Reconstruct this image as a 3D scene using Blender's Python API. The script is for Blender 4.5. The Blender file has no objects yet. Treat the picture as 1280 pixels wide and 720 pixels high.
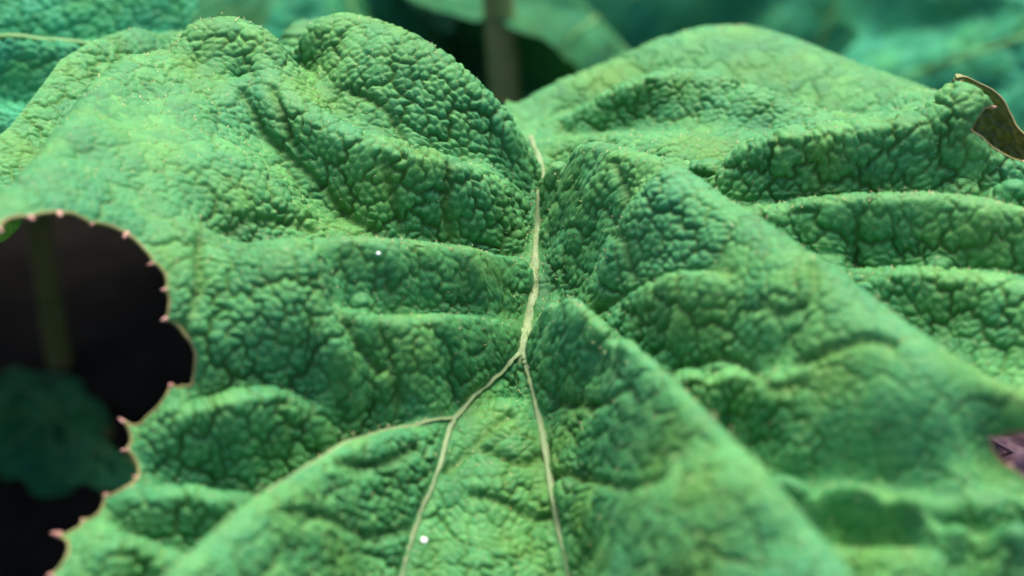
import bpy, math, random
import numpy as np

# ------------------------------------------------------------------ camera, sky, sun, exposure
R = math.radians
SC = bpy.context.scene
COL = SC.collection
ZL = 0.75                      # height of the leaf's reference level above the soil (m)
HC = 0.48                      # camera above that level
PITCH = R(40.0)
FPX = 640.0 / math.tan(R(20.0))
cam_d = bpy.data.cameras.new('camera')
cam_d.sensor_width = 36.0
cam_d.lens = 18.0 / math.tan(R(20.0))
cam_d.clip_start = 0.02
cam_d.clip_end = 200.0
cam_d.dof.use_dof = True
cam_d.dof.focus_distance = 0.79
cam_d.dof.aperture_fstop = 3.2
cam = bpy.data.objects.new('camera', cam_d)
COL.objects.link(cam)
cam.location = (0, 0, ZL + HC)
cam.rotation_euler = (math.pi / 2 - PITCH, 0, 0)
SC.camera = cam

world = bpy.data.worlds.new('World')
SC.world = world
world.use_nodes = True
wn = world.node_tree.nodes
wl = world.node_tree.links
sky = wn.new('ShaderNodeTexSky')
sky.sky_type = 'NISHITA'
sky.sun_disc = False
SUN_EL, SUN_AZ = 59.0, 8.0          # azimuth measured from +y (away from the camera) towards +x
sky.sun_elevation = R(SUN_EL)
sky.sun_rotation = R(SUN_AZ)
sky.dust_density = 4.0
sky.air_density = .7
wl.new(sky.outputs[0], wn['Background'].inputs[0])
wn['Background'].inputs[1].default_value = 0.07

sun_d = bpy.data.lights.new('sun', 'SUN')
sun_d.energy = 1.5
sun_d.angle = R(38)
sun_d.color = (1.0, 0.93, 0.74)
sun = bpy.data.objects.new('sun', sun_d)
COL.objects.link(sun)
sun.rotation_euler = (R(-(90 - SUN_EL)), 0, R(-SUN_AZ))
sun.location = (-1, 2, 4)

vs = SC.view_settings
vs.view_transform = 'Standard'
vs.look = 'None'
vs.exposure = 2.15
vs.gamma = 1.0
vs.use_curve_mapping = False

# ------------------------------------------------------------------ helpers
rng = np.random.default_rng(7)
random.seed(5)
CO, SI = math.cos(PITCH), math.sin(PITCH)


def ray(px, py):
    px = np.asarray(px, float); py = np.asarray(py, float)
    a = (px - 640.0) / FPX
    b = (360.0 - py) / FPX
    return np.stack([a, CO + b * SI, -SI + b * CO], -1)


def deepen(z):
    z = np.asarray(z, float)
    return np.where(z > 3, 6.0 + (z - 3) * .8, np.where(z < -3, -5.4 + (z + 3) * .8, np.where(z > 0, 2.0, 1.8) * z))


def onz(px, py, zc):
    """point of the viewing ray of a photograph position at height zc (cm) in the leaf's frame"""
    d = ray(px, py)
    t = (deepen(zc) / 100.0 - HC) / d[..., 2]
    p = d * t[..., None]
    p[..., 2] += HC
    return p


def at_dist(px, py, dist):
    d = ray(px, py)
    d = d / np.linalg.norm(d, axis=-1, keepdims=True)
    p = d * np.asarray(dist, float)[..., None]
    p[..., 2] += HC
    return p


def tag(o, label=None, cat=None, group=None, kind=None):
    if label: o['label'] = label
    if cat: o['category'] = cat
    if group: o['group'] = group
    if kind: o['kind'] = kind
    return o


def empty(name, loc=(0, 0, 0)):
    o = bpy.data.objects.new(name, None)
    o.empty_display_size = 0.05
    COL.objects.link(o)
    o.location = loc
    return o


def link_mesh(name, me, mat, parent=None, smooth=True):
    if mat: me.materials.append(mat)
    if smooth and len(me.polygons):
        me.polygons.foreach_set('use_smooth', np.ones(len(me.polygons), bool))
    o = bpy.data.objects.new(name, me)
    COL.objects.link(o)
    if parent: o.parent = parent
    return o


def mesh_np(name, V, F):
    """V (n,3), F (m,4) or (m,3) index arrays"""
    me = bpy.data.meshes.new(name)
    n, k = F.shape
    me.vertices.add(len(V))
    me.vertices.foreach_set('co', np.ascontiguousarray(V, np.float32).ravel())
    me.loops.add(n * k)
    me.loops.foreach_set('vertex_index', np.ascontiguousarray(F, np.int32).ravel())
    me.polygons.add(n)
    me.polygons.foreach_set('loop_start', np.arange(0, n * k, k, dtype=np.int32))
    me.update(calc_edges=True)
    return me


def add_attr(me, name, data):
    a = me.attributes.new(name, 'FLOAT', 'POINT')
    a.data.foreach_set('value', np.ascontiguousarray(data, np.float32))


def densify(pts, step):
    pts = np.asarray(pts, float)
    out = []
    for i in range(len(pts) - 1):
        n = max(1, int(np.linalg.norm((pts[i + 1] - pts[i])[:2]) / step))
        for k in range(n):
            out.append(pts[i] + (pts[i + 1] - pts[i]) * k / n)
    out.append(pts[-1])
    return np.array(out)


def catmull(pts, n=8):
    pts = np.asarray(pts, float)
    P = np.vstack([2 * pts[0] - pts[1], pts, 2 * pts[-1] - pts[-2]])
    out = []
    for i in range(1, len(P) - 2):
        for k in range(n):
            t = k / n
            out.append(0.5 * (2 * P[i] + (P[i + 1] - P[i - 1]) * t
                              + (2 * P[i - 1] - 5 * P[i] + 4 * P[i + 1] - P[i + 2]) * t * t
                              + (3 * P[i] - P[i - 1] - 3 * P[i + 1] + P[i + 2]) * t ** 3))
    out.append(P[-2])
    return np.array(out)


def tube(name, pts, rad, mat, parent, sides=8, flat=1.0, closed=False):
    """round or flattened tube along pts; rad a number or an array"""
    pts = np.asarray(pts, float)
    n = len(pts)
    rad = np.broadcast_to(np.asarray(rad, float), (n,))
    T = np.gradient(pts, axis=0)
    T /= np.linalg.norm(T, axis=1, keepdims=True) + 1e-12
    up = np.tile(np.array([0, 0, 1.0]), (n, 1))
    steep = np.abs(T[:, 2]) > 0.92
    up[steep] = (0, 1, 0)
    if steep.all() or steep.mean() > 0.5: up[:] = (0, 1, 0)
    S = np.cross(T, up); S /= np.linalg.norm(S, axis=1, keepdims=True) + 1e-12
    U = np.cross(S, T)
    ang = np.linspace(0, 2 * math.pi, sides, endpoint=False)
    V = (pts[:, None] + rad[:, None, None] * (np.cos(ang)[None, :, None] * S[:, None]
         + flat * np.sin(ang)[None, :, None] * U[:, None])).reshape(-1, 3)
    F = []
    for i in range(n if closed else n - 1):
        j = (i + 1) % n
        for k in range(sides):
            l = (k + 1) % sides
            F.append((i * sides + k, i * sides + l, j * sides + l, j * sides + k))
    return link_mesh(name, mesh_np(name, V, np.array(F)), mat, parent)


def polydist(P, line, reach):
    """distance of points P (n,3) to a 3-D polyline, capped at reach"""
    line = np.asarray(line, float)
    out = np.full(len(P), reach, np.float32)
    for a, b in zip(line[:-1], line[1:]):
        lo = np.minimum(a, b) - reach; hi = np.maximum(a, b) + reach
        m = np.nonzero((P[:, 0] > lo[0]) & (P[:, 0] < hi[0]) & (P[:, 1] > lo[1]) & (P[:, 1] < hi[1]))[0]
        if not len(m): continue
        d = b - a
        L = float(d @ d) + 1e-12
        q = P[m] - a
        t = np.clip(q @ d / L, 0, 1)
        e = np.linalg.norm(q - t[:, None] * d, axis=1)
        out[m] = np.minimum(out[m], e)
    return out


def inside(x, y, poly):
    poly = np.asarray(poly, float)
    c = np.zeros(len(x), bool)
    n = len(poly)
    for i in range(n):
        x1, y1 = poly[i, 0], poly[i, 1]
        x2, y2 = poly[(i + 1) % n, 0], poly[(i + 1) % n, 1]
        if y1 == y2: continue
        m = (y1 > y) != (y2 > y)
        c ^= m & (x < (x2 - x1) * (y - y1) / (y2 - y1) + x1)
    return c


class Cells:
    """cells round evenly spread seeds on a surface; optional parent so that small cells nest in large ones"""
    def __init__(self, P, size, seed, parent=None):
        r = np.random.default_rng(seed)
        P = P.astype(np.float32)
        ext = P[:, :2].max(0) - P[:, :2].min(0)
        want = int(min(len(P), 5 * float(ext[0] * ext[1]) / (size * size) * 1.3 + 60))
        cand = P[r.choice(len(P), want, replace=False)]
        s2 = (.80 * size) ** 2
        grid = {}
        seeds = []
        ci = np.floor(cand[:, :2] / size).astype(int).tolist()
        for (i, j), (x, y, z) in zip(ci, cand.tolist()):
            ok = True
            for a in (i - 1, i, i + 1):
                for b in (j - 1, j, j + 1):
                    for q in grid.get((a, b), ()):
                        if (q[0] - x) ** 2 + (q[1] - y) ** 2 + (q[2] - z) ** 2 < s2:
                            ok = False; break
                    if not ok: break
                if not ok: break
            if ok:
                grid.setdefault((i, j), []).append((x, y, z)); seeds.append((x, y, z))
        self.size = size
        self.seed = np.array(seeds, np.float32)
        self.rand = r.random(len(seeds)).astype(np.float32)
        self.lo = P[:, :2].min(0) - 2.5 * size
        self.n = np.ceil((P[:, :2].max(0) + 2.5 * size - self.lo) / size).astype(int) + 1
        b = np.floor((self.seed[:, :2] - self.lo) / size).astype(int)
        b = b[:, 0] * self.n[1] + b[:, 1]
        order = np.argsort(b, kind='stable')
        cnt = np.bincount(b, minlength=self.n[0] * self.n[1])
        self.slots = np.full((self.n[0] * self.n[1], int(cnt.max())), -1)
        start = np.concatenate([[0], np.cumsum(cnt)[:-1]])
        self.slots[b[order], np.arange(len(b)) - start[b[order]]] = order
        self.parent = parent
        self.pid = parent.nearest(self.seed) if parent else None

    def _each(self, P):
        b = np.floor((P[:, :2] - self.lo) / self.size).astype(int)
        base = b[:, 0] * self.n[1] + b[:, 1]
        for i in (-1, 0, 1):
            for j in (-1, 0, 1):
                s = self.slots[base + i * self.n[1] + j]
                for k in range(s.shape[1]):
                    m = np.nonzero(s[:, k] >= 0)[0]
                    if len(m): yield m, s[m, k]

    def nearest(self, P, pv=None):
        P = P.astype(np.float32)
        best = np.full(len(P), 1e9, np.float32); bi = np.zeros(len(P), int)
        for m, i in self._each(P):
            d = P[m] - self.seed[i]
            d = np.einsum('ij,ij->i', d, d)
            if pv is not None: d = np.where(self.pid[i] == pv[m], d, 1e9)
            w = d < best[m]
            best[m[w]] = d[w]; bi[m[w]] = i[w]
        return bi


def warp(P, amp, f):
    x, y, z = P.T
    return P + amp * np.stack([np.sin(f * y + 1.3) + 0.6 * np.sin(1.9 * f * (x + z) + .4),
                               np.sin(1.1 * f * x + 2.1) + 0.6 * np.sin(2.1 * f * (y - z) + 1.7),
                               np.sin(.9 * f * (x + y))], -1)


def relief(P, sizes=(0.041, 0.0138, 0.0047), depth=(0.0016, 0.0009, 0.00085, 0.0008), seed=3):
    """blistered skin: small cells, joined in groups by deeper veins: height, closeness to a vein, cell tint"""
    W = warp(warp(P, 0.003, 55.0), 0.0006, 270.0).astype(np.float32)
    cs = [Cells(W, z, seed + k) for k, z in enumerate(sizes)]
    fine = cs[-1]
    p1 = cs[-2].nearest(fine.seed)
    p0 = cs[0].nearest(cs[-2].seed)[p1]
    bi = fine.nearest(W)
    e2 = np.full(len(W), .5 * sizes[-1], np.float32); e1 = np.full(len(W), .7 * sizes[-1], np.float32); e0 = e1 * 1.25
    q1, q0 = p1[bi], p0[bi]
    for m, i in fine._each(W):
        s1 = fine.seed[bi[m]]
        d = fine.seed[i] - s1
        L = np.sqrt(np.einsum('ij,ij->i', d, d))
        v = np.einsum('ij,ij->i', d, s1 + .5 * d - W[m]) / np.maximum(L, 1e-9)
        v = np.where(i == bi[m], 1e9, np.maximum(v, 0))
        e2[m] = np.minimum(e2[m], v)
        e1[m] = np.minimum(e1[m], np.where(p1[i] != q1[m], v, 1e9))
        e0[m] = np.minimum(e0[m], np.where(p0[i] != q0[m], v, 1e9))
    def dome(e, w):
        t = np.clip(e / w, 0, 1)
        return np.sin(t * math.pi / 2)
    z = sizes[-1]
    r1 = np.linalg.norm(W - cs[-2].seed[q1], axis=1) / (.8 * sizes[-2])
    g1 = dome(e1, .45 * z)
    h = depth[2] * dome(e2, .46 * z) + depth[1] * g1 + depth[0] * dome(e0, .85 * z) + depth[3] * g1 * np.clip(1 - r1 * r1, 0, 1)
    vein = np.clip(.85 * np.exp(-(e0 / 0.0009) ** 2) + .6 * np.exp(-(e1 / 0.0007) ** 2) + .45 * np.exp(-(e2 / 0.0006) ** 2), 0, 1)
    tint = .25 * cs[0].rand[q0] + .35 * cs[-2].rand[q1] + .4 * fine.rand[bi]
    return h.astype(np.float32), vein, tint


# ------------------------------------------------------------------ materials
def new_mat(name):
    m = bpy.data.materials.new(name)
    m.use_nodes = True
    nt = m.node_tree
    b = nt.nodes['Principled BSDF']
    return m, nt, b


def ramp(nt, stops):
    r = nt.nodes.new('ShaderNodeValToRGB')
    el = r.color_ramp.elements
    while len(el) > 1: el.remove(el[-1])
    el[0].position, el[0].color = stops[0][0], (*stops[0][1], 1)
    for p, c in stops[1:]:
        e = el.new(p); e.color = (*c, 1)
    return r


def noise(nt, scale, detail=4, rough=.55, coord=None):
    n = nt.nodes.new('ShaderNodeTexNoise')
    n.inputs['Scale'].default_value = scale
    n.inputs['Detail'].default_value = detail
    n.inputs['Roughness'].default_value = rough
    if coord: nt.links.new(coord, n.inputs['Vector'])
    return n


def mixc(nt, fac, a, b, mode='MIX'):
    m = nt.nodes.new('ShaderNodeMix')
    m.data_type = 'RGBA'
    m.blend_type = mode
    L = nt.links
    for s, v in ((m.inputs[0], fac), (m.inputs[6], a), (m.inputs[7], b)):
        if hasattr(v, 'links'): L.new(v, s)
        elif isinstance(v, tuple): s.default_value = (*v, 1)
        else: s.default_value = v
    return m.outputs[2]


def mth(nt, op, a, b=0.0):
    m = nt.nodes.new('ShaderNodeMath'); m.operation = op
    for s, v in ((m.inputs[0], a), (m.inputs[1], b)):
        if hasattr(v, 'links'): nt.links.new(v, s)
        else: s.default_value = v
    return m.outputs[0]


def leaf_material(name, deep, mid, light, olive, rough=0.6, trans=0.1, spec=0.24):
    m, nt, b = new_mat(name)
    co = nt.nodes.new('ShaderNodeTexCoord').outputs['Object']
    def attr(n):
        a = nt.nodes.new('ShaderNodeAttribute'); a.attribute_name = n
        return a.outputs['Fac']
    tint, vein = attr('tint'), attr('vein')
    big = noise(nt, 9, 3, .5, co).outputs['Fac']
    med = noise(nt, 55, 4, .6, co).outputs['Fac']
    t = mth(nt, 'ADD', mth(nt, 'MULTIPLY', tint, .45), mth(nt, 'ADD', mth(nt, 'MULTIPLY', big, .35), mth(nt, 'MULTIPLY', med, .3)))
    rp = ramp(nt, [(.28, deep), (.52, mid), (.78, light)])
    nt.links.new(t, rp.inputs[0])
    c = rp.outputs[0]
    # yellowish patches
    yn = noise(nt, 21, 3, .6, co).outputs['Fac']
    yr = nt.nodes.new('ShaderNodeMapRange'); nt.links.new(yn, yr.inputs[0])
    yr.inputs[1].default_value, yr.inputs[2].default_value = .46, .70
    yr.inputs[3].default_value, yr.inputs[4].default_value = 0, .62
    c = mixc(nt, yr.outputs[0], c, (mid[0] * 2.2, mid[1] * 1.05, mid[2] * .45))
    # blue-green patches
    tn = noise(nt, 13, 3, .6, co)
    tn.noise_dimensions = '4D'; tn.inputs['W'].default_value = 3.7
    tr_ = nt.nodes.new('ShaderNodeMapRange'); nt.links.new(tn.outputs['Fac'], tr_.inputs[0])
    tr_.inputs[1].default_value, tr_.inputs[2].default_value = .46, .70
    tr_.inputs[3].default_value, tr_.inputs[4].default_value = 0, .6
    c = mixc(nt, tr_.outputs[0], c, (mid[0] * .6, mid[1] * .95, mid[2] * 1.4))
    # net of veins
    c = mixc(nt, mth(nt, 'MULTIPLY', vein, .62), c, olive)
    # freckles and dust
    fn = noise(nt, 620, 2, .6, co).outputs['Fac']
    fr = nt.nodes.new('ShaderNodeMapRange'); nt.links.new(fn, fr.inputs[0])
    fr.inputs[1].default_value, fr.inputs[2].default_value = .63, .73
    fr.inputs[3].default_value, fr.inputs[4].default_value = 0, .5
    c = mixc(nt, fr.outputs[0], c, (.30, .30, .12))
    nt.links.new(c, b.inputs['Base Color'])
    rn = nt.nodes.new('ShaderNodeMapRange'); nt.links.new(med, rn.inputs[0])
    rn.inputs[3].default_value, rn.inputs[4].default_value = rough - .1, rough + .16
    nt.links.new(rn.outputs[0], b.inputs['Roughness'])
    b.inputs['Specular IOR Level'].default_value = spec
    b.inputs['Sheen Weight'].default_value = .05
    b.inputs['Sheen Roughness'].default_value = .45
    b.inputs['Sheen Tint'].default_value = (.55, .9, .75, 1)
    bp = nt.nodes.new('ShaderNodeBump')
    bp.inputs['Strength'].default_value = .35
    bp.inputs['Distance'].default_value = .0009
    bn = noise(nt, 330, 4, .65, co)
    vo = nt.nodes.new('ShaderNodeTexVoronoi'); vo.feature = 'F1'; vo.inputs['Scale'].default_value = 420
    nt.links.new(co, vo.inputs['Vector'])
    nt.links.new(mth(nt, 'SUBTRACT', bn.outputs['Fac'], mth(nt, 'MULTIPLY', vo.outputs['Distance'], .7)), bp.inputs['Height'])
    nt.links.new(bp.outputs[0], b.inputs['Normal'])
    tr = nt.nodes.new('ShaderNodeBsdfTranslucent')
    nt.links.new(mixc(nt, 1.0, c, (1.0, 1.0, .35), 'MULTIPLY'), tr.inputs[0])
    mx = nt.nodes.new('ShaderNodeMixShader'); mx.inputs[0].default_value = trans
    nt.links.new(b.outputs[0], mx.inputs[1]); nt.links.new(tr.outputs[0], mx.inputs[2])
    nt.links.new(mx.outputs[0], nt.nodes['Material Output'].inputs[0])
    return m


def plain(name, c1, c2, scale, rough=.6, bump=.0006, spec=.3):
    m, nt, b = new_mat(name)
    co = nt.nodes.new('ShaderNodeTexCoord').outputs['Object']
    n = noise(nt, scale, 5, .6, co)
    rp = ramp(nt, [(.3, c1), (.7, c2)])
    nt.links.new(n.outputs['Fac'], rp.inputs[0])
    nt.links.new(rp.outputs[0], b.inputs['Base Color'])
    b.inputs['Roughness'].default_value = rough
    b.inputs['Specular IOR Level'].default_value = spec
    bp = nt.nodes.new('ShaderNodeBump'); bp.inputs['Distance'].default_value = bump
    bp.inputs['Strength'].default_value = .6
    nt.links.new(n.outputs['Fac'], bp.inputs['Height']); nt.links.new(bp.outputs[0], b.inputs['Normal'])
    return m


M_LEAF = leaf_material('leaf_green', (.018, .125, .045), (.042, .218, .073), (.098, .318, .094), (.066, .130, .015))
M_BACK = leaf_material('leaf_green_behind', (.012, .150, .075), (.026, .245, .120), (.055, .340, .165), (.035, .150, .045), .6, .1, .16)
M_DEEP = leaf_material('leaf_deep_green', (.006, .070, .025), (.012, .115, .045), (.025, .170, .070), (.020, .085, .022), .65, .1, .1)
M_UNDER = leaf_material('leaf_underside', (.11, .18, .075), (.17, .25, .11), (.25, .34, .17), (.38, .44, .26), .7, .35, .2)
M_VEIN = plain('vein_pale_green', (.12, .20, .085), (.19, .27, .125), 90, .55)
M_FINE = plain('vein_fine_green', (.06, .22, .06), (.14, .28, .09), 120, .55)
M_RIM = plain('margin_olive', (.10, .14, .035), (.26, .20, .09), 60, .55)
M_TIP = plain('tooth_pink', (.36, .16, .13), (.55, .32, .28), 200, .5)
M_HAIR = plain('bristle_pale', (.34, .36, .16), (.48, .46, .27), 300, .6)
M_STEM = plain('stalk_green_brown', (.07, .11, .025), (.16, .15, .05), 30, .6, .002)
M_STALK = plain('stalk_pale', (.20, .27, .085), (.32, .33, .13), 25, .6, .002)
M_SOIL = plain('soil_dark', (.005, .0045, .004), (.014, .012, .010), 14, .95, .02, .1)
M_PURPLE = plain('leaf_purple', (.10, .05, .085), (.17, .09, .13), 20, .6, .002)
M_WHITE = plain('fluff_white', (.75, .80, .82), (.9, .92, .92), 400, .5)

# ------------------------------------------------------------------ the soil
def make_soil():
    n = 180
    xs = np.linspace(-1, 1, n); xs = np.sign(xs) * np.abs(xs) ** 2.2 * 40
    X, Y = np.meshgrid(xs, xs + 1.2)
    Z = .025 * np.sin(5 * X + 1) * np.sin(4.2 * Y) + .012 * np.sin(17 * X) * np.sin(15 * Y + 2) + rng.normal(0, .006, X.shape)
    V = np.stack([X, Y, Z], -1).reshape(-1, 3)
    i = np.arange(n * n).reshape(n, n)
    F = np.stack([i[:-1, :-1], i[:-1, 1:], i[1:, 1:], i[1:, :-1]], -1).reshape(-1, 4)
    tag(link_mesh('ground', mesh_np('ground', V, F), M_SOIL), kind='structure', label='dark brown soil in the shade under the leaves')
make_soil()

# ------------------------------------------------------------------ the large leaf: fold lines (photograph position, height in cm)
CR = {}      # crest lines, with what lies just behind them
CTRL = []


def line(pts, step=14):
    d = densify(pts, step)
    CTRL.extend(d.tolist())
    return np.array(pts, float)


# veins in the valley
MID = [(662, 170, -2.6), (676, 215, -1.9), (674, 260, -1.8), (671, 300, -1.75), (668, 340, -1.8), (668, 366, -1.9), (660, 402, -2.1), (653, 435, -2.2)]
F1 = [(659, 408, -2.1), (655, 428, -2.2), (648, 441, -2.2), (632, 457, -2.2), (608, 481, -2.1), (567, 523, -1.8), (545, 590, -1.9), (521, 650, -2.2), (500, 720, -2.5), (484, 790, -2.7)]
F2 = [(660, 404, -2.1), (655, 428, -2.2), (657, 446, -2.25), (661, 462, -2.3), (668, 490, -2.2), (680, 550, -2.3), (692, 620, -2.4), (712, 720, -2.7), (724, 790, -2.9)]
B1 = [(567, 523, -1.75), (530, 526, -1.2), (490, 533, -.6), (430, 549, 0.5), (370, 590, 1.1), (300, 635, 1.6), (205, 720, 2), (150, 790, 1.6)]
R1 = [(672, 372, -1.6), (688, 365, 0.3), (705, 364, 0.9), (730, 378, 1.5), (762, 402, 2), (850, 481, 3), (905, 535, 3.4), (960, 592, 3.7), (1050, 700, 4), (1100, 780, 4)]
R2 = [(684, 208, -.2), (695, 196, 0.4), (730, 188, 1.6), (775, 188, 2.3), (830, 196, 2.8), (875, 226, 3.3), (900, 246, 3.7), (960, 281, 3.8), (1060, 352, 3.9), (1170, 431, 4.0), (1280, 502, 4.0), (1360, 550, 4.0)]
R3 = [(942, 258, 2.0), (1000, 251, 2.3), (1060, 246, 2.6), (1110, 242, 2.8), (1170, 241, 2.9), (1230, 248, 2.9), (1280, 262, 2.9), (1350, 280, 2.9)]
R4 = [(1062, 344, 1.2), (1110, 339, 1.7), (1160, 338, 2.1), (1220, 342, 2.3), (1280, 350, 2.3), (1350, 360, 2.3)]
R5 = [(868, 200, 1.6), (900, 195, 2.2), (940, 189, 2.7), (1000, 182, 3.1), (1080, 172, 3.7), (1145, 160, 4.3), (1168, 140, 4.9), (1195, 104, 5.9)]
S1 = [(962, 590, 1.5), (1020, 598, 1.9), (1100, 608, 2.5), (1200, 624, 2.8), (1290, 645, 2.9)]
S2 = [(1040, 686, 1.2), (1150, 684, 1.6), (1290, 694, 1.6)]
L1 = [(668, 327, -1.7), (650, 320, -.8), (600, 311, 0.7), (520, 303, 1.7), (450, 297, 2.3), (370, 301, 2.6), (290, 308, 2.7)]
L4 = [(655, 401, -1.9), (640, 397, -1.2), (600, 394, 0), (560, 392, 0.6), (480, 395, 1.2), (420, 384, 1.7)]
RA = [(300, 95, 2.9), (340, 112, 2.9), (400, 150, 2.6), (450, 172, 2.4), (520, 188, 2), (570, 207, 1.4), (610, 228, 0.6), (645, 250, -0.9)]
L3 = [(362, 47, 2.7), (395, 28, 3.2), (430, 20, 3.3), (480, 34, 3.2), (520, 54, 3.0), (560, 82, 2.6), (600, 120, 1.8), (640, 172, .5), (668, 210, -1.4)]
LL = [(-60, 290, 9.0), (-20, 262, 8.6), (20, 232, 8.0), (62, 172, 6.4), (110, 113, 5.0), (150, 78, 4.3), (190, 70, 4.0), (222, 72, 3.8)]
BU = [(219, 64, 3.9), (222, 48, 4.2), (245, 30, 4.5), (285, 24, 4.5), (325, 36, 4.0), (350, 60, 3.2), (366, 84, 2.4)]
A1 = [(165, 526, .8), (240, 508, 1.3), (300, 492, 1.4), (340, 490, 1.1), (390, 510, .3), (420, 538, -.8)]
A2 = [(140, 625, .2), (200, 612, .6), (260, 607, .6), (308, 623, -.3)]
A3 = [(85, 680, .1), (150, 670, .6), (220, 690, .2)]
T1 = [(785, 375, .9), (830, 353, 2.2), (870, 344, 2.8), (915, 341, 3.1)]
T2 = [(850, 468, 1.5), (890, 457, 2.0), (930, 459, 2.3), (965, 482, 2.3)]
T3 = [(695, 607, -1.9), (740, 607, -.8), (790, 613, 1.5), (825, 606, 2.3)]
T4 = [(700, 509, -1.9), (740, 504, -.4), (778, 492, 1.3)]
T5 = [(420, 400, 1.7), (450, 440, 1.4), (480, 475, .7)]
R6 = [(700, 150, -3.2), (760, 124, -1.2), (810, 102, -0.3), (850, 89, 0), (900, 93, 0.2), (960, 118, 0.2), (1000, 133, 0.1), (1060, 150, -0.3)]
R7 = [(642, 136, -4.6), (700, 104, -3.8), (760, 82, -3.2), (820, 54, -2.8), (880, 37, -2.6), (940, 36, -2.5), (1000, 55, -2.4), (1080, 86, -2.0), (1140, 106, -1.6), (1172, 122, -1.4)]
for ln in (MID, F1, F2, B1, R1, R2, R3, R4, R5, S1, S2, L1, L4, RA, L3, LL, BU, A1, A2, A3, R6, R7, T1, T2, T3, T4):
    line(ln)
# the surface seen just behind each crest; between the two it dips out of sight
CREST = np.array(CTRL)
CREST = CREST[:]
DIP = []


def behind(pts, step=14):
    d = densify(pts, step)
    CTRL.extend(d.tolist())
    for p in d:
        q = CREST[np.argmin(((CREST[:, :2] - p[:2] - (0, 6)) ** 2).sum(1))]
        if q[2] <= p[2] + .3: continue
        a, b = onz(*q), onz(*p)
        for t, k in ((.38, .82), (.62, 1.06)):
            DIP.append((a[0] + t * (b[0] - a[0]), a[1] + t * (b[1] - a[1]), a[2] + k * (b[2] - a[2])))


behind([(712, 355, -1.6), (738, 370, -1), (772, 392, 0.3), (860, 470, 0.7), (915, 524, 0.8), (970, 581, 0.9), (1060, 688, 0.9), (1110, 768, 1.2)])
behind([(692, 182, -2.6), (730, 176, -1.6), (775, 176, -.8), (832, 184, .2), (888, 214, 1.2), (912, 236, 1.6), (970, 271, 1.5), (1070, 342, 1.2), (1180, 421, 1.0), (1290, 492, 1.0)])
behind([(945, 250, 1.6), (1000, 243, 1.8), (1060, 238, 1.9), (1170, 233, 2.1), (1230, 239, 2.1), (1290, 254, 2.1)])
behind([(1066, 336, .7), (1110, 331, 1.1), (1160, 329, 1.4), (1220, 333, 1.5), (1290, 341, 1.5)])
behind([(870, 190, .2), (940, 179, .2), (1000, 172, 0.2), (1080, 161, .3), (1140, 148, .2), (1172, 118, -.3)])
behind([(975, 581, 1.2), (1030, 588, 1.2), (1100, 598, 1.7), (1200, 613, 2), (1290, 633, 2.1)])
behind([(1050, 677, 0.9), (1150, 675, 1.1), (1290, 684, 1.2)])
behind([(645, 312, -1.7), (600, 303, -0.9), (520, 295, -0.1), (450, 289, 0.5), (370, 293, 1.2), (300, 299, 1.8)])
behind([(630, 389, -1.5), (600, 386, -0.8), (560, 384, -0.2), (480, 387, 0.6), (425, 377, 1.1)])
behind([(500, 524, -1.4), (427, 541, -1.1), (363, 581, -.9), (293, 625, -.8), (198, 709, -.5), (140, 780, -.5)])
behind([(240, 498, 0.9), (300, 482, 0.8), (345, 480, 0.6), (395, 499, -0.1)])
behind([(200, 603, -.3), (260, 598, -.5)])
behind([(150, 661, -.2), (215, 678, -.5)])
behind([(420, 132, 1.9), (470, 160, 1.7), (530, 175, 1.3), (580, 195, 0.7)])
behind([(372, 42, 0), (430, 8, -2), (520, 40, -2.5), (566, 70, -3), (610, 112, -3.5), (650, 165, -4)])
behind([(372, 62, 1.0), (378, 84, 1.6)], 10)
behind([(-40, 235, 2), (10, 215, 2), (50, 160, 1.8), (98, 100, 1.6), (142, 66, 1.4), (200, 56, .5), (230, 30, -1), (285, 12, -2), (340, 30, -1)])
behind([(700, 138, -4.5), (760, 112, -3.4), (850, 78, -2.3), (900, 82, -2), (960, 107, -1.9), (1060, 140, -1.8)])
behind([(640, 120, -8), (700, 90, -8), (760, 68, -8), (820, 40, -8), (880, 22, -8), (940, 22, -8), (1000, 40, -8), (1080, 70, -7), (1150, 92, -6)])
behind([(785, 365, 0.6), (830, 343, 1.7), (870, 334, 2.4), (910, 330, 2.9)])
behind([(850, 458, .9), (890, 447, 1.4), (930, 448, 1.7), (970, 470, 2.0)])
behind([(740, 596, -1.5), (790, 602, 0.9), (822, 597, 1.9)])
behind([(740, 494, -1.1), (776, 482, 0.8)])
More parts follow.
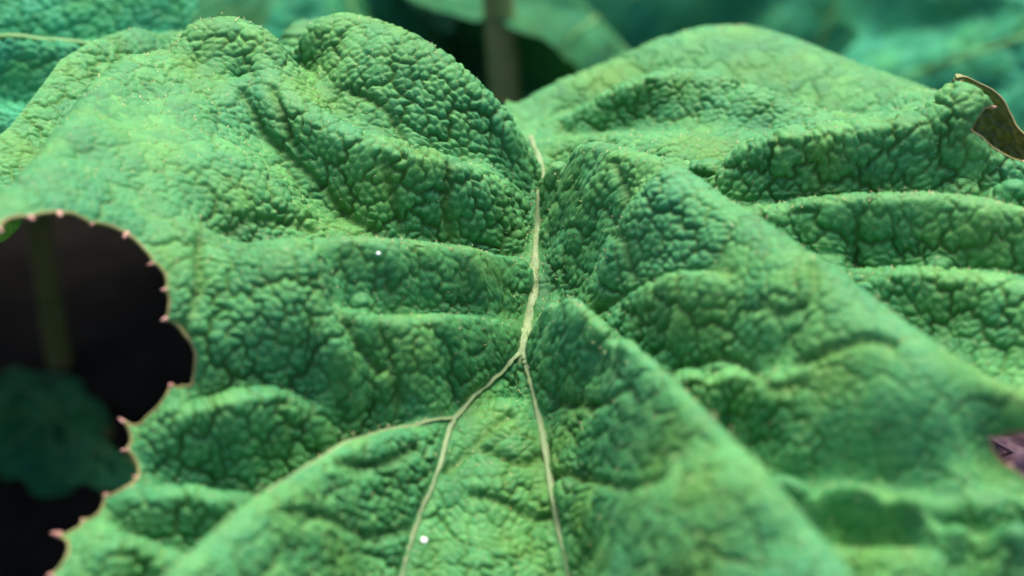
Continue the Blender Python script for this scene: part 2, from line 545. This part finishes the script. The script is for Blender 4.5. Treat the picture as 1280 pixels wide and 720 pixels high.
# single places on the slopes
CTRL += [
    (656, 235, -1.5), (658, 270, -1.6), (690, 235, -1.4), (690, 270, -1.5),
    # right flank of the front fold
    (740, 560, -0.8), (770, 540, 0.6), (800, 560, 1.6), (850, 600, 2.7), (760, 600, -0.4), (800, 650, 1.7), (760, 680, -1.3), (850, 680, 2.6), (930, 680, 3.2),
    (740, 470, 0.3), (700, 420, -1), (740, 420, 0.9), (800, 480, 2.1), (700, 500, -1.7), (880, 560, 3), (720, 640, -2), (740, 720, -2.3), (980, 690, 3.6), (850, 760, 1.8), (950, 760, 2.8),
    # panel between the two right folds
    (900, 310, 3.1), (800, 260, 2.4), (740, 250, 1), (700, 260, -1.0), (690, 330, -1.5), (700, 300, -1.2), (760, 330, 0.9), (850, 340, 2.5), (850, 400, 1.9), (950, 400, 2.8),
    (1000, 420, 2.9), (930, 470, 1.8), (1050, 480, 2.7), (1100, 520, 2.8), (1180, 520, 3.1), (1000, 550, 1.9), (1100, 580, 2), (1200, 595, 2.3), (930, 350, 3), (700, 225, -0.4), (740, 215, 1.3), (820, 225, 2.3),
    (780, 370, 0.6), (900, 440, 2), (1220, 560, 2.2), (1280, 530, 3.0),
    (1100, 650, 1.2), (1200, 668, 1.4), (1080, 720, 1), (1200, 730, 1.2), (1290, 720, 1.4), (1200, 800, .7),
    # far right flutes
    (1170, 272, 2.75), (1230, 276, 2.75), (1100, 275, 2.3), (1040, 275, 1.8), (1100, 305, 1.8), (1180, 308, 2.1), (1250, 318, 2), (1060, 322, 1), (1150, 365, 1.9), (1240, 370, 2.1), (1200, 400, 1.3), (1260, 440, 1.2), (1130, 378, 1.2),
    (960, 215, 2.2), (1000, 210, 2.4), (1080, 205, 2.7), (1150, 195, 3.1), (1210, 205, 3.2), (1260, 225, 2.8), (1180, 150, 4.8), (920, 228, 1.8), (880, 208, 1.5),
    (960, 165, -0.4), (900, 160, -0.6), (840, 165, -1.1), (800, 150, -1.9), (760, 160, -2.2), (720, 165, -3.0), (690, 170, -3.4), (850, 120, -0.5), (920, 125, -0.5),
    # left panel under the long vein
    (600, 330, 0.7), (600, 365, -0.1), (640, 350, -1.3), (640, 382, -1.7), (500, 330, 1.7), (500, 370, 0.95), (400, 330, 2.5), (400, 365, 2.1), (300, 350, 2.6), (270, 400, 2.2), (550, 350, 0.75), (450, 350, 1.8),
    (560, 410, 0.5), (600, 430, -0.8), (620, 455, -1.9), (540, 450, 0), (560, 500, -1.7), (480, 430, 1.1), (480, 490, -.8), (430, 430, 1.5), (400, 480, 0.5), (350, 420, 1.8), (330, 460, 1.2), (280, 430, 1.9), (260, 470, 1.3), (450, 528, -1.3),
    (300, 540, .6), (330, 580, -.6), (250, 570, .1), (200, 560, .5), (190, 590, .2), (270, 590, -.5), (380, 555, -.9), (250, 650, -.4), (200, 680, -.6), (150, 650, -.2),
    (400, 620, 0.8), (450, 600, -0.3), (350, 680, 1.2), (500, 600, -1.3), (530, 560, -1.4), (450, 680, -1.2), (300, 720, 1.5), (400, 740, -0.4),
    (630, 500, -1.8), (630, 540, -1.9), (620, 600, -2), (610, 700, -2.5), (600, 780, -2.8), (650, 560, -2.1),
    # left mound
    (300, 118, 2.2), (345, 180, 1.9), (400, 230, 1.2), (440, 275, 0.5), (375, 208, 1.5), (250, 130, 3.4), (225, 100, 3.7), (250, 200, 3.8), (200, 200, 4.6), (300, 200, 2.8), (350, 250, 1.9), (300, 260, 2.7), (400, 268, .7), (230, 280, 3.6), (320, 170, 2.0),
    (285, 55, 4.0), (285, 85, 3.1), (250, 75, 3.5), (240, 95, 3.2), (330, 80, 3.3),
    (430, 80, 2.6), (400, 80, 2.2), (480, 120, 2.2), (560, 150, 1.6), (620, 200, 0), (450, 45, 3.0), (520, 100, 2.4), (385, 110, 2.2),
    (400, 190, 1.9), (370, 160, 2.3), (460, 220, 1.5), (470, 260, 0.8), (530, 240, 1), (540, 280, 0.1), (600, 270, 0), (620, 292, -0.8), (650, 290, -1.7), (650, 270, -1.4),
    (100, 200, 6.3), (60, 240, 7.8), (150, 150, 5.2), (150, 250, 5.3), (180, 120, 4.4),
    # margin round the gap on the left
    (-60, 320, 9.2), (0, 285, 8.6), (85, 268, 7.4), (165, 295, 4.8), (210, 360, 3.1), (240, 440, 1.9), (216, 482, 1.4), (155, 526, .9), (170, 597, .3), (130, 620, .1), (75, 668, 0), (66, 720, .2), (50, 790, .2),
    # right margin
    (1240, 135, 5.2), (1213, 163, 4.7), (1280, 203, 3.8), (1340, 240, 3.2), (1236, 546, 2.3), (1252, 578, 2), (1300, 610, 1.9),
    (1400, 700, .5), (1400, 450, 1.0), (1400, 330, 1.8), (640, 850, -3), (300, 850, .8), (1000, 850, 2.5),
]
CTRL = np.array(CTRL)
CW = np.vstack([onz(CTRL[:, 0], CTRL[:, 1], CTRL[:, 2]), np.array(DIP)])
_, first = np.unique(np.round(CW[:, :2] / .0035), axis=0, return_index=True)
CW = CW[np.sort(first)]

X0, X1, Y0, Y1, GS = -.56, .56, .22, 1.32, .0025
gx = np.arange(X0, X1, GS); gy = np.arange(Y0, Y1, GS)


def solve_field(P):
    n = len(P)
    d = np.sqrt(((P[:, None, :2] - P[None, :, :2]) ** 2).sum(-1))
    A = np.zeros((n + 3, n + 3))
    A[:n, :n] = -d ** 1.5
    A[:n, :n] += np.eye(n) * .00006
    A[:n, n] = 1; A[:n, n + 1:n + 3] = P[:, :2]
    A[n:, :n] = A[:n, n:].T
    w = np.linalg.solve(A, np.concatenate([P[:, 2], np.zeros(3)]))
    GX, GY = np.meshgrid(gx, gy)
    q = np.stack([GX.ravel(), GY.ravel()], -1)
    Z = np.empty(len(q))
    for i in range(0, len(q), 20000):
        c = q[i:i + 20000]
        dd = np.sqrt((c[:, None, 0] - P[None, :, 0]) ** 2 + (c[:, None, 1] - P[None, :, 1]) ** 2)
        Z[i:i + 20000] = -(dd * np.sqrt(dd)) @ w[:n] + w[n] + c @ w[n + 1:]
    Z = Z.reshape(GX.shape)
    k = np.array([1, 4, 6, 4, 1.0]) / 16
    for _ in range(1):
        Zp = np.pad(Z, 2, mode='edge')
        Z = sum(k[i] * Zp[i:i + Z.shape[0], :] for i in range(5))
        Z = sum(k[i] * Z[:, i:i + GX.shape[1]] for i in range(5))
    return Z


FIELD = solve_field(CW)


def field(x, y, Z=None):
    Z = FIELD if Z is None else Z
    u = np.clip((np.asarray(x) - X0) / GS, 1, Z.shape[1] - 3.001); v = np.clip((np.asarray(y) - Y0) / GS, 1, Z.shape[0] - 3.001)
    iu = u.astype(int); iv = v.astype(int); fu = u - iu; fv = v - iv
    def cub(t): return (-.5 * t + t * t - .5 * t ** 3, 1 - 2.5 * t * t + 1.5 * t ** 3, .5 * t + 2 * t * t - 1.5 * t ** 3, -.5 * t * t + .5 * t ** 3)
    cu, cv = cub(fu), cub(fv)
    out = 0
    for j in range(4):
        row = 0
        for i in range(4): row = row + cu[i] * Z[iv + j - 1, iu + i - 1]
        out = out + cv[j] * row
    return out


def snap(pts):
    """photograph positions -> the place on the leaf nearest to the height given for them"""
    pts = np.asarray(pts, float)
    out = onz(*pts.T)
    for k, (px, py, z) in enumerate(pts):
        d = ray(px, py); d = d / np.linalg.norm(d)
        t0 = np.linalg.norm(out[k] - (0, 0, HC))
        t = t0 + np.linspace(-.07, .07, 281)
        q = d[None] * t[:, None]
        f = q[:, 2] + HC - field(q[:, 0], q[:, 1])
        c = np.nonzero((f[:-1] > 0) & (f[1:] <= 0))[0]
        if len(c):
            i = c[np.argmin(np.abs(t[c] - t0))]
            out[k] = q[i] + (0, 0, HC)
    return out


def draped(pts, lift=0.0, n=8, exact=False):
    """photograph positions with heights -> smooth line lying on the leaf"""
    p = np.asarray(pts, float)
    w = catmull(snap(p) if exact else onz(p[:, 0], p[:, 1], p[:, 2]), n)
    if not exact:
        for _ in range(6): w[1:-1] = .5 * w[1:-1] + .25 * (w[:-2] + w[2:])
    w[:, 2] = field(w[:, 0], w[:, 1]) + lift
    return w


# outline of the blade: teeth of the gap first
TEETH_L = [(-70, 330, 9.2), (-2, 287, 8.6), (38, 272, 8.0), (74, 267, 7.6), (114, 279, 6.8), (158, 292, 5), (192, 328, 3.8), (207, 362, 3.1), (207, 398, 2.6), (245, 441, 1.9),
           (214, 482, 1.4), (153, 526, .9), (159, 562, .6), (172, 597, .3), (132, 619, .1), (104, 650, 0), (73, 668, 0), (64, 720, .2), (40, 800, .2)]
TEETH_R = [(1330, 625, 2.1), (1262, 582, 2), (1238, 545, 2.3), (1300, 540, 2.7), (1345, 505, 3.0), (1345, 300, 2.9), (1340, 240, 3.2), (1280, 203, 3.8), (1213, 163, 4.7), (1241, 134, 5.2), (1195, 102, 5.9)]


def scalloped(teeth, bulge, n=7):
    w = snap(teeth)
    out = []
    for a, b in zip(w[:-1], w[1:]):
        d = b - a
        nrm = np.array([-d[1], d[0], 0]) * rng.uniform(.35, 1.2)
        for k in range(n):
            t = k / n
            out.append(a + d * t + nrm * bulge * (4 * t * (1 - t)) ** .7 + rng.normal(0, .00022, 3) * (k > 0))
    out.append(w[-1])
    return np.array(out), w


edge_l, tw_l = scalloped(TEETH_L, .21)
edge_r, tw_r = scalloped(TEETH_R, .05, 5)
bottom = onz([200, 640, 1100, 1420, 1420], [900, 930, 930, 900, 700], [.5, 0, 1, 1, 1])
far = onz([1178, 1150, 1080, 1000, 940, 880, 820, 760, 700, 660, 632, 628, 600, 560, 520, 480, 430, 390, 350, 330, 285, 230, 190, 130, 80, 20, -60, -150],
          [118, 96, 76, 45, 26, 27, 44, 72, 92, 116, 134, 146, 110, 72, 44, 22, 8, 14, 40, 26, 12, 30, 50, 60, 98, 180, 240, 300],
          [-2.2, -4, -4.6, -5, -5.1, -5.2, -5.4, -5.8, -6.4, -6.6, -6.6, -3.5, -2.2, -1.6, -1.2, -1, -1, -.5, -.2, -.6, -1, -.6, .2, 1.2, 1.2, 1.4, 2, 3])
OUT = np.vstack([edge_l, bottom, edge_r, far])
OUT3 = OUT.copy(); OUT3[:, 2] = field(OUT[:, 0], OUT[:, 1])

# fine creases between the folds (photograph position, height)
CREASE = [
    [(302, 116, 2.2), (330, 165, 1.6), (352, 186, 1.1), (400, 230, 1.2), (440, 275, 0.5), (470, 292, -.5)],
    [(752, 392, 1.1), (790, 370, .6), (830, 350, 1.4), (870, 342, 2.2), (915, 340, 2.8)],
    [(850, 462, .6), (890, 452, 1.2), (930, 456, 1.4), (962, 482, 1.4), (1000, 480, 2)],
    [(1018, 332, 3.4), (1015, 370, 3.2), (985, 392, 3.0), (955, 385, 2.8)],
    [(1000, 455, 2.7), (1050, 435, 3.0), (1090, 425, 3.2), (1115, 432, 3.2)],
    [(690, 598, -1.7), (740, 604, -1.2), (790, 612, .4), (830, 600, 1.5)],
    [(700, 505, -1.7), (740, 505, -.8), (780, 490, .8), (800, 500, 1.3)],
    [(410, 370, 1.7), (440, 420, 1.4), (470, 460, .4), (500, 500, -.8)],
    [(260, 290, 3), (330, 275, 2.2), (390, 290, 1)],
    [(440, 115, 2.4), (490, 150, 2.1), (520, 190, 1.9)],
    [(250, 300, 3.2), (245, 370, 2.9), (225, 420, 2.6)],
    [(340, 112, 2.9), (355, 150, 2.4), (375, 190, 1.6)],
    [(480, 200, 2.0), (490, 240, .8), (500, 290, -.6)],
    [(560, 210, 1.4), (555, 250, .5), (560, 295, -.7)],
    [(640, 520, -1.6), (610, 540, -1.4), (560, 590, -1.3)],
    [(688, 560, -1.9), (650, 580, -1.5), (600, 560, -1.4)],
    [(700, 640, -1.6), (650, 640, -1.2), (590, 620, -1.1)],
    [(505, 660, -.7), (430, 660, .5), (360, 640, 1.0)],
    [(520, 560, -1.4), (470, 580, -.2), (420, 580, .4)],
    [(770, 205, 2.6), (790, 250, 2.2), (770, 300, 1.2), (800, 350, 1.1)],
]

# ------------------------------------------------------------------ build the large leaf
leaf = empty('giant_leaf', (0, 0, ZL))
tag(leaf, 'large crinkled green leaf with deep folds and pale forked veins filling the picture', 'leaf')

VEINS = [('midrib', MID, (.0022, .0028), M_VEIN), ('fork_vein', F1, (.0026, .0014), M_VEIN), ('fork_vein', F2, (.0024, .0015), M_VEIN),
         ('side_vein', B1, (.0016, .0011), M_VEIN), ('side_vein', R1, (.0009, .0008), M_FINE), ('side_vein', R2, (.0006, .0006), M_FINE),
         ('side_vein', L1, (.0013, .0007), M_FINE), ('side_vein', R3, (.0009, .0007), M_FINE), ('side_vein', R4, (.0008, .0006), M_FINE),
         ('side_vein', [(224, 80, 3.8), (212, 112, 3.9), (200, 145, 4.1), (188, 185, 4.7), (180, 250, 4.5)], (.0007, .0005), M_FINE)]

NR, NC = 1250, 1180
yy = .312 + .72 * np.linspace(0, 1, NR) ** 1.2
uu = np.linspace(-1, 1, NC)
half = .085 + .375 * yy
XX = uu[None, :] * half[:, None]
YY = np.repeat(yy[:, None], NC, 1)
x = XX.ravel(); y = YY.ravel()
keep = inside(x, y, OUT)
z = field(x, y)
e = .0012
zx = (field(x + e, y) - field(x - e, y)) / (2 * e)
zy = (field(x, y + e) - field(x, y - e)) / (2 * e)
N = np.stack([-zx, -zy, np.ones_like(zx)], -1)
N /= np.linalg.norm(N, axis=1, keepdims=True)
idx = np.full(len(x), -1)
g = np.arange(len(x)).reshape(NR, NC)
Q = np.stack([g[:-1, :-1], g[:-1, 1:], g[1:, 1:], g[1:, :-1]], -1).reshape(-1, 4)
Q = Q[keep[Q].all(1)]
used = np.unique(Q)
idx[used] = np.arange(len(used))
Q = idx[Q]
P = np.stack([x, y, z], -1)[used]; N = N[used]
h, vein, tint = relief(P)
# taut, smoother skin along the crests and round the veins, bolder blisters on the slopes
crest = np.full(len(P), .02, np.float32)
for c in (R1, R2, L1, L4, B1, R3, S1):
    crest = np.minimum(crest, polydist(P, draped(c), .02))
vd = np.full(len(P), .012, np.float32)
for nm, pts, rr, mt in VEINS[:4]:
    vd = np.minimum(vd, polydist(P, draped(pts, exact=nm != 'side_vein'), .012))
rimd = polydist(P, np.vstack([OUT3, OUT3[:1]]), .006)
low = .5 + .5 * np.sin(23 * P[:, 0] + 2.0) * np.sin(19 * P[:, 1] + .7)
amp = (.42 + .58 * np.clip(crest / .02, 0, 1) ** .8) * (.75 + .5 * low)
steep = np.clip((1 - N[:, 2]) * 3.2, 0, 1)
amp *= .46 + .62 * steep
amp *= .2 + .8 * np.clip((vd - .0015) / .005, 0, 1)
amp *= .25 + .75 * np.clip(rimd / .005, 0, 1)
for cx, cy, cz, sg in ((110, 190, 6, .05), (185, 150, 4.5, .03), (950, 330, 3, .028), (1060, 440, 3, .03), (870, 530, 2.6, .022), (960, 640, 3, .024), (600, 322, .6, .014), (450, 315, 1.8, .02), (1180, 490, 3.5, .03), (900, 60, -2, .06), (1000, 620, 1.5, .02), (1150, 640, 2, .03), (1100, 550, 2.6, .025), (800, 640, 1.5, .02)):
    q = onz(cx, cy, cz)
    amp *= 1 - (.65 if cx < 200 else .4) * np.exp(-((P[:, 0] - q[0]) ** 2 + (P[:, 1] - q[1]) ** 2) / (2 * sg * sg))
cre = np.zeros(len(P), np.float32)
for c in CREASE:
    d = polydist(P, draped(c, exact=True), .012)
    cre = np.maximum(cre, np.exp(-(d / .0030) ** 2))
disp = amp * h - .0032 * cre
micro = .00022 * np.sin(900 * P[:, 0] + 3 * np.sin(300 * P[:, 1])) * np.sin(820 * P[:, 1] + 2 * np.sin(350 * P[:, 0]))
PB = P + N * (disp + micro * amp)[:, None]
me = mesh_np('blade', PB, Q)
add_attr(me, 'vein', np.clip(np.maximum(vein * (.35 + .65 * np.clip(amp, 0, 1)), .8 * cre), 0, 1))
add_attr(me, 'tint', tint)
link_mesh('blade', me, M_LEAF, leaf)

for nm, pts, (ra, rb), mt in VEINS:
    c = draped(pts, 0.0, 10, nm != 'side_vein')
    t = np.linspace(0, 1, len(c))
    r = (ra + (rb - ra) * t) * (1.05 if mt is M_VEIN else .62)
    if nm == 'midrib': r = r * np.interp(t, [0, .9, 1], [1, 1, .15])
    r = r * (1 + .10 * np.sin(np.arange(len(c)) * .9) + rng.normal(0, .04, len(c)))
    c[:, 2] += .00025 if mt is M_VEIN else .0003
    c[:, :2] += rng.normal(0, .00018, (len(c), 2))
    tube(nm, c, r, mt, leaf, 10, .34 if mt is M_VEIN else .6)

# web of pale tissue where the midrib forks
wj = snap([(655, 412, -2.1), (653, 432, -2.2), (650, 448, -2.2), (649, 462, -2.25)])
wj = catmull(wj, 6); wj[:, 2] = field(wj[:, 0], wj[:, 1]) + .0007
tube('fork_web', wj, np.interp(np.linspace(0, 1, len(wj)), [0, .35, .6, 1], [.0018, .0036, .0042, .0006]), M_VEIN, leaf, 12, .3)

# margin and its pink teeth
rim_l = edge_l.copy(); rim_l[:, 2] = field(edge_l[:, 0], edge_l[:, 1])
rim_a = tube('margin', rim_l, .0010, M_RIM, leaf, 6)
rim_r = edge_r.copy(); rim_r[:, 2] = field(edge_r[:, 0], edge_r[:, 1])
rim_b = tube('margin', rim_r, .0009, M_RIM, leaf, 6)
def tooth(p, out, L, r, rim):
    pts = [p - out * L * .4, p, p + out * L * .5, p + out * L]
    tube('tooth', np.array(pts), np.array([r, r, r * .7, r * .15]), M_TIP, rim, 8)
for tw, rim in ((tw_l, rim_a), (tw_r, rim_b)):
    for i in range(1, len(tw) - 1):
        p = tw[i].copy(); p[2] = field(p[0], p[1])
        d = tw[i + 1] - tw[i - 1]
        out = np.array([d[1], -d[0], 0]); out /= np.linalg.norm(out)
        out[2] = .15
        tooth(p, out, random.uniform(.0012, .0036), random.uniform(.0008, .0016), rim)

# bristles: too fine to count
def bristles(PB, N, n, lines):
    pick = rng.choice(len(PB), n, replace=False)
    base = PB[pick]; nn = N[pick]
    for c, k in lines:
        w = draped(c, .0012, 40)
        s = w[rng.integers(0, len(w), k)] + rng.normal(0, .0012, (k, 3))
        base = np.vstack([base, s]); nn = np.vstack([nn, np.tile((0, 0, 1.0), (k, 1))])
    m = len(base)
    d = nn + rng.normal(0, .45, (m, 3)); d /= np.linalg.norm(d, axis=1, keepdims=True)
    L = rng.uniform(.0006, .0019, m)[:, None]
    a = np.cross(d, rng.normal(0, 1, (m, 3))); a /= np.linalg.norm(a, axis=1, keepdims=True)
    b = np.cross(d, a)
    r = rng.uniform(.00014, .00046, m)[:, None]
    V = np.stack([base + r * a, base - .5 * r * a + .87 * r * b, base - .5 * r * a - .87 * r * b, base + d * L], 1).reshape(-1, 3)
    i = (np.arange(m) * 4)[:, None]
    F = np.concatenate([i + np.array([0, 1, 3]), i + np.array([1, 2, 3]), i + np.array([2, 0, 3])])
    tag(link_mesh('bristles', mesh_np('bristles', V, F), M_HAIR, leaf), kind='stuff')
bristles(PB, N, 9000, [(R1, 260), (L1, 140), (R2, 200), (R3, 160), (MID, 200), (L3, 120), (B1, 80), (BU, 90)])

# the lobe that curls over at the right margin and shows its olive underside
def curled_lobe():
    inner = np.array([(1180, 118, .822), (1186, 128, .826), (1196, 150, .832), (1196, 178, .838), (1206, 200, .842), (1238, 224, .842), (1276, 246, .838), (1330, 270, .832)], float)
    outer = np.array([(1196, 98, .812), (1207, 97, .812), (1222, 104, .816), (1240, 113, .82), (1254, 126, .822), (1264, 145, .822), (1278, 166, .82), (1330, 205, .815)], float)
    n, k = 150, 60
    a = catmull(inner, 22); b = catmull(outer, 22)
    n = len(a)
    t = np.linspace(0, 1, k)
    pix = a[:, None] * (1 - t)[None, :, None] + b[:, None] * t[None, :, None]
    pix[..., 2] += .012 * (np.sin(t * math.pi) ** 1)[None, :]
    Pl = at_dist(pix[..., 0], pix[..., 1], pix[..., 2])
    du = np.gradient(Pl, axis=0); dv = np.gradient(Pl, axis=1)
    Nn = np.cross(du, dv); Nn /= np.linalg.norm(Nn, axis=-1, keepdims=True) + 1e-12
    Nn = Nn * np.sign((Nn * (np.array([0, 0, HC]) - Pl)).sum(-1, keepdims=True))
    hh, ve, ti = relief(Pl.reshape(-1, 3), (.012, .0055), (.0014, .0012, .0012, .0), 31)
    fade = np.minimum(1, 6 * (1 - t))[None, :, None]
    Pl = Pl - Nn * hh.reshape(n, k, 1) * fade
    i = np.arange(n * k).reshape(n, k)
    F = np.stack([i[:-1, :-1], i[:-1, 1:], i[1:, 1:], i[1:, :-1]], -1).reshape(-1, 4)
    me = mesh_np('curled_lobe', Pl.reshape(-1, 3), F)
    add_attr(me, 'vein', np.clip(ve * .8, 0, 1)); add_attr(me, 'tint', ti)
    o = link_mesh('curled_lobe', me, M_UNDER, leaf)
    tag(o, 'olive underside of the lobe curling over at the margin')
    sol = o.modifiers.new('thickness', 'SOLIDIFY'); sol.thickness = .0009; sol.offset = 0
    rim = tube('margin', Pl[:, -1], .0008, M_RIM, o, 6)
curled_lobe()

# the stalk of the large leaf, under it
tube('stalk', catmull([(.02, .97, -.15), (.03, .99, -.22), (.05, 1.0, -.42), (.06, 1.0, -.76)], 10), np.linspace(.013, .02, 31), M_STEM, leaf, 14)

# ------------------------------------------------------------------ other leaves of the clump
def far_leaf(name, pix, dist, radius, tilt, turn, seed, mat, label, group=None, lobes=7, res=(150, 70), sag=.5, stalk=True, foot=None, squash=1.0, ph=None, rel=None):
    r = np.random.default_rng(seed)
    c = np.array(pix, float) if len(pix) == 3 else at_dist(pix[0], pix[1], dist)
    root = empty(name, (float(c[0]), float(c[1]), ZL + float(c[2])))
    na, nr = res
    th = np.linspace(0, 2 * math.pi, na, endpoint=False)
    rr = np.linspace(.02, 1, nr)
    ph = r.uniform(0, 6.28) if ph is None else ph
    Rt = 1 - .16 * np.abs(np.sin(th * lobes / 2 + ph)) ** 6 - .03 * np.abs(np.sin(th * lobes * 2.5)) + .08 * np.sin(2 * th + r.uniform(0, 6))
    Rt[np.abs(((th + math.pi / 2) % (2 * math.pi))) < .12] *= .5
    T, Rr = np.meshgrid(th, rr, indexing='ij')
    RR = Rr * Rt[:, None] * radius
    x = RR * np.cos(T); y = RR * np.sin(T) * squash
    fold = np.abs(np.sin(T * lobes / 2 + ph + math.pi / 2))
    z = -sag * RR ** 2 / radius * (1 + .35 * np.sin(T + r.uniform(0, 6))) + .16 * RR * (fold - .6) * np.clip(Rr * 2, 0, 1)
    z += .05 * radius * np.sin(5 * Rr + 3 * np.sin(T * 3 + ph)) * Rr
    Pf = np.stack([x, y, z], -1)
    hh, ve, ti = relief(Pf.reshape(-1, 3), *(rel or ((.05, .016), (.002, .002, .003, .002))), seed)
    Pf[..., 2] += hh.reshape(na, nr)
    V = Pf.reshape(-1, 3)
    i = np.arange(na * nr).reshape(na, nr); j = np.roll(i, -1, 0)
    F = np.stack([i[:, :-1], i[:, 1:], j[:, 1:], j[:, :-1]], -1).reshape(-1, 4)
    me = mesh_np('blade', V, F)
    dv = np.exp(-(np.abs(np.sin((T * lobes / 2 + ph))) * RR / .004) ** 2).ravel()
    add_attr(me, 'vein', np.clip(np.maximum(ve * .6, dv), 0, 1)); add_attr(me, 'tint', ti)
    b = link_mesh('blade', me, mat, root)
    rot = (R(tilt[0]), R(tilt[1]), R(turn))
    b.rotation_euler = rot
    for k in range(lobes):
        a = (k * math.pi - ph) * 2 / lobes
        q = np.argmin(np.abs((th - a + math.pi) % (2 * math.pi) - math.pi))
        ln = Pf[q, 1:int(nr * .92):3].copy(); ln[:, 2] += .001
        for _ in range(4): ln[1:-1] = .5 * ln[1:-1] + .25 * (ln[:-2] + ln[2:])
        v = tube('vein', ln, np.linspace(.004, .0012, len(ln)) * radius / .3, M_PURPLE if mat is M_PURPLE else M_FINE, root, 6, .7)
        v.rotation_euler = rot
    if stalk:
        f = foot or (c[0] * .98, c[1] + .12)
        s = np.array([(0, 0, -.004), (.1 * (f[0] - c[0]), .1 * (f[1] - c[1]), -.08), (.6 * (f[0] - c[0]), .6 * (f[1] - c[1]), -.5 * (ZL + c[2])), (f[0] - c[0], f[1] - c[1], -(ZL + c[2]) - .02)])
        tube('stalk', catmull(s, 8), np.linspace(.009, .016, 25), M_STEM, root, 10)
    tag(root, label, 'leaf', group)
    return root

G = 'leaves of the clump behind the large leaf'
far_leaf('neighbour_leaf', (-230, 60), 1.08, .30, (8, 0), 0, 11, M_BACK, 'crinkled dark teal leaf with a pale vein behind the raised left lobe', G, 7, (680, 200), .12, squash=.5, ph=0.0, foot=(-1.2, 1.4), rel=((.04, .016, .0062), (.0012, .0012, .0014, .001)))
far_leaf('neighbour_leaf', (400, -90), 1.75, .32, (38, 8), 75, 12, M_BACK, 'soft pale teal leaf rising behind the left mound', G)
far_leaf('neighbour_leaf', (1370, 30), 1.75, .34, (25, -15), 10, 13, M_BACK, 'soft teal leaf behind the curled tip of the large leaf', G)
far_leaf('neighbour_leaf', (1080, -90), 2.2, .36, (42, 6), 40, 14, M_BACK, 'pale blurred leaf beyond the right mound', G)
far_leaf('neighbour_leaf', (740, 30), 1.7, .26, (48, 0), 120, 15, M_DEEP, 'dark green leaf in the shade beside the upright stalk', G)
GU = 'undergrowth leaves far behind'
LU = 'blurred green leaf in the undergrowth at the back'
for k, (px, py, d, rad) in enumerate([(560, -40, 2.5, .34), (760, -60, 2.6, .36), (900, -60, 2.8, .34), (1180, -70, 2.7, .36), (1380, 20, 2.2, .34), (250, -120, 2.6, .36), (60, -110, 2.3, .34), (660, 60, 2.2, .26), (590, 60, 1.9, .2)]):
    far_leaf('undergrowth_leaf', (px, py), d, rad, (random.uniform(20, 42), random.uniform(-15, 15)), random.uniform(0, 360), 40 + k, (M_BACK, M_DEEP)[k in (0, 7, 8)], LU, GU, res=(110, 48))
# leaves added mostly out of view to shade the ground under the large leaf
for k, (lx, ly, lz, rad) in enumerate([(-.86, .62, -.12, .36), (-.95, 1.15, -.10, .38), (-1.5, .9, .05, .4), (.88, .62, -.12, .36), (1.0, 1.1, -.1, .36), (-.45, .02, -.15, .3), (.35, -.05, -.15, .32), (-1.1, 1.75, .0, .4), (-.62, 1.6, -.1, .36), (-.2, 1.9, -.1, .36), (-.46, 1.2, -.16, .26)]):
    far_leaf('neighbour_leaf', (lx, ly, lz), 0, rad, (-6 if k == 10 else 5, 0), 60 * k, 70 + k, M_DEEP, 'dark green leaf added to shade the ground under the large leaf', 'leaves added to shade the ground', res=(110, 48), sag=(.1 if k == 10 else .5), foot=(lx * 1.25, ly + .1))

far_leaf('purple_leaf', (1330, 610), .80, .12, (30, -10), 15, 91, M_PURPLE, 'dull purple leaf under the notch in the large leaf margin', res=(90, 40), stalk=True)

for k, (px, py, d, rad, lb) in enumerate([(60, 520, 1.6, .08, 'small dim leaf low in the dark gap under the left lobe'), (125, 570, 1.5, .05, 'smallest dim leaf under the toothed edge of the dark gap')]):
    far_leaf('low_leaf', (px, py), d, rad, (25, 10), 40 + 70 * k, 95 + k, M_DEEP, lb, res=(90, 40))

# upright stalk in the gap between the mounds
st = empty('leaf_stalk', (0, 0, 0))
base = at_dist(626, 40, 1.5)
pts = catmull([(base[0] + .012, base[1] + .02, 0), (base[0] + .008, base[1] + .01, .3), (base[0], base[1], ZL + base[2]), (base[0] - .02, base[1] - .01, ZL + base[2] + .25)], 10)
tube('stem', pts, np.linspace(.021, .015, len(pts)), M_STALK, st, 14)
tag(st, 'brownish green upright stalk in the dark gap between the two mounds', 'stalk')

# ------------------------------------------------------------------ small things lying on the leaf
def speck(pix, size, label, seed):
    r = np.random.default_rng(seed)
    p = snap([pix])[0]
    p[2] = field(p[0], p[1]) + .0022
    na, nb = 14, 9
    u = np.linspace(0, 2 * math.pi, na, endpoint=False); v = np.linspace(.02, math.pi - .02, nb)
    U, Vv = np.meshgrid(u, v)
    q = np.stack([np.cos(U) * np.sin(Vv), np.sin(U) * np.sin(Vv), .7 * np.cos(Vv)], -1)
    q *= (1 + .18 * np.sin(3 * U + 1) * np.sin(2 * Vv) + r.normal(0, .05, U.shape))[..., None] * size
    i = np.arange(na * nb).reshape(nb, na); j = np.roll(i, -1, 1)
    F = np.stack([i[:-1], j[:-1], j[1:], i[1:]], -1).reshape(-1, 4)
    o = link_mesh('white_speck', mesh_np('white_speck', q.reshape(-1, 3), F), M_WHITE)
    o.location = (p[0], p[1], ZL + p[2])
    tag(o, label, 'speck')
speck((530, 679, -.7), .0019, 'tiny white speck lying beside the left fork vein', 1)
speck((473, 321, 1.7), .0012, 'minute white speck on the fold below the long left side vein', 2)
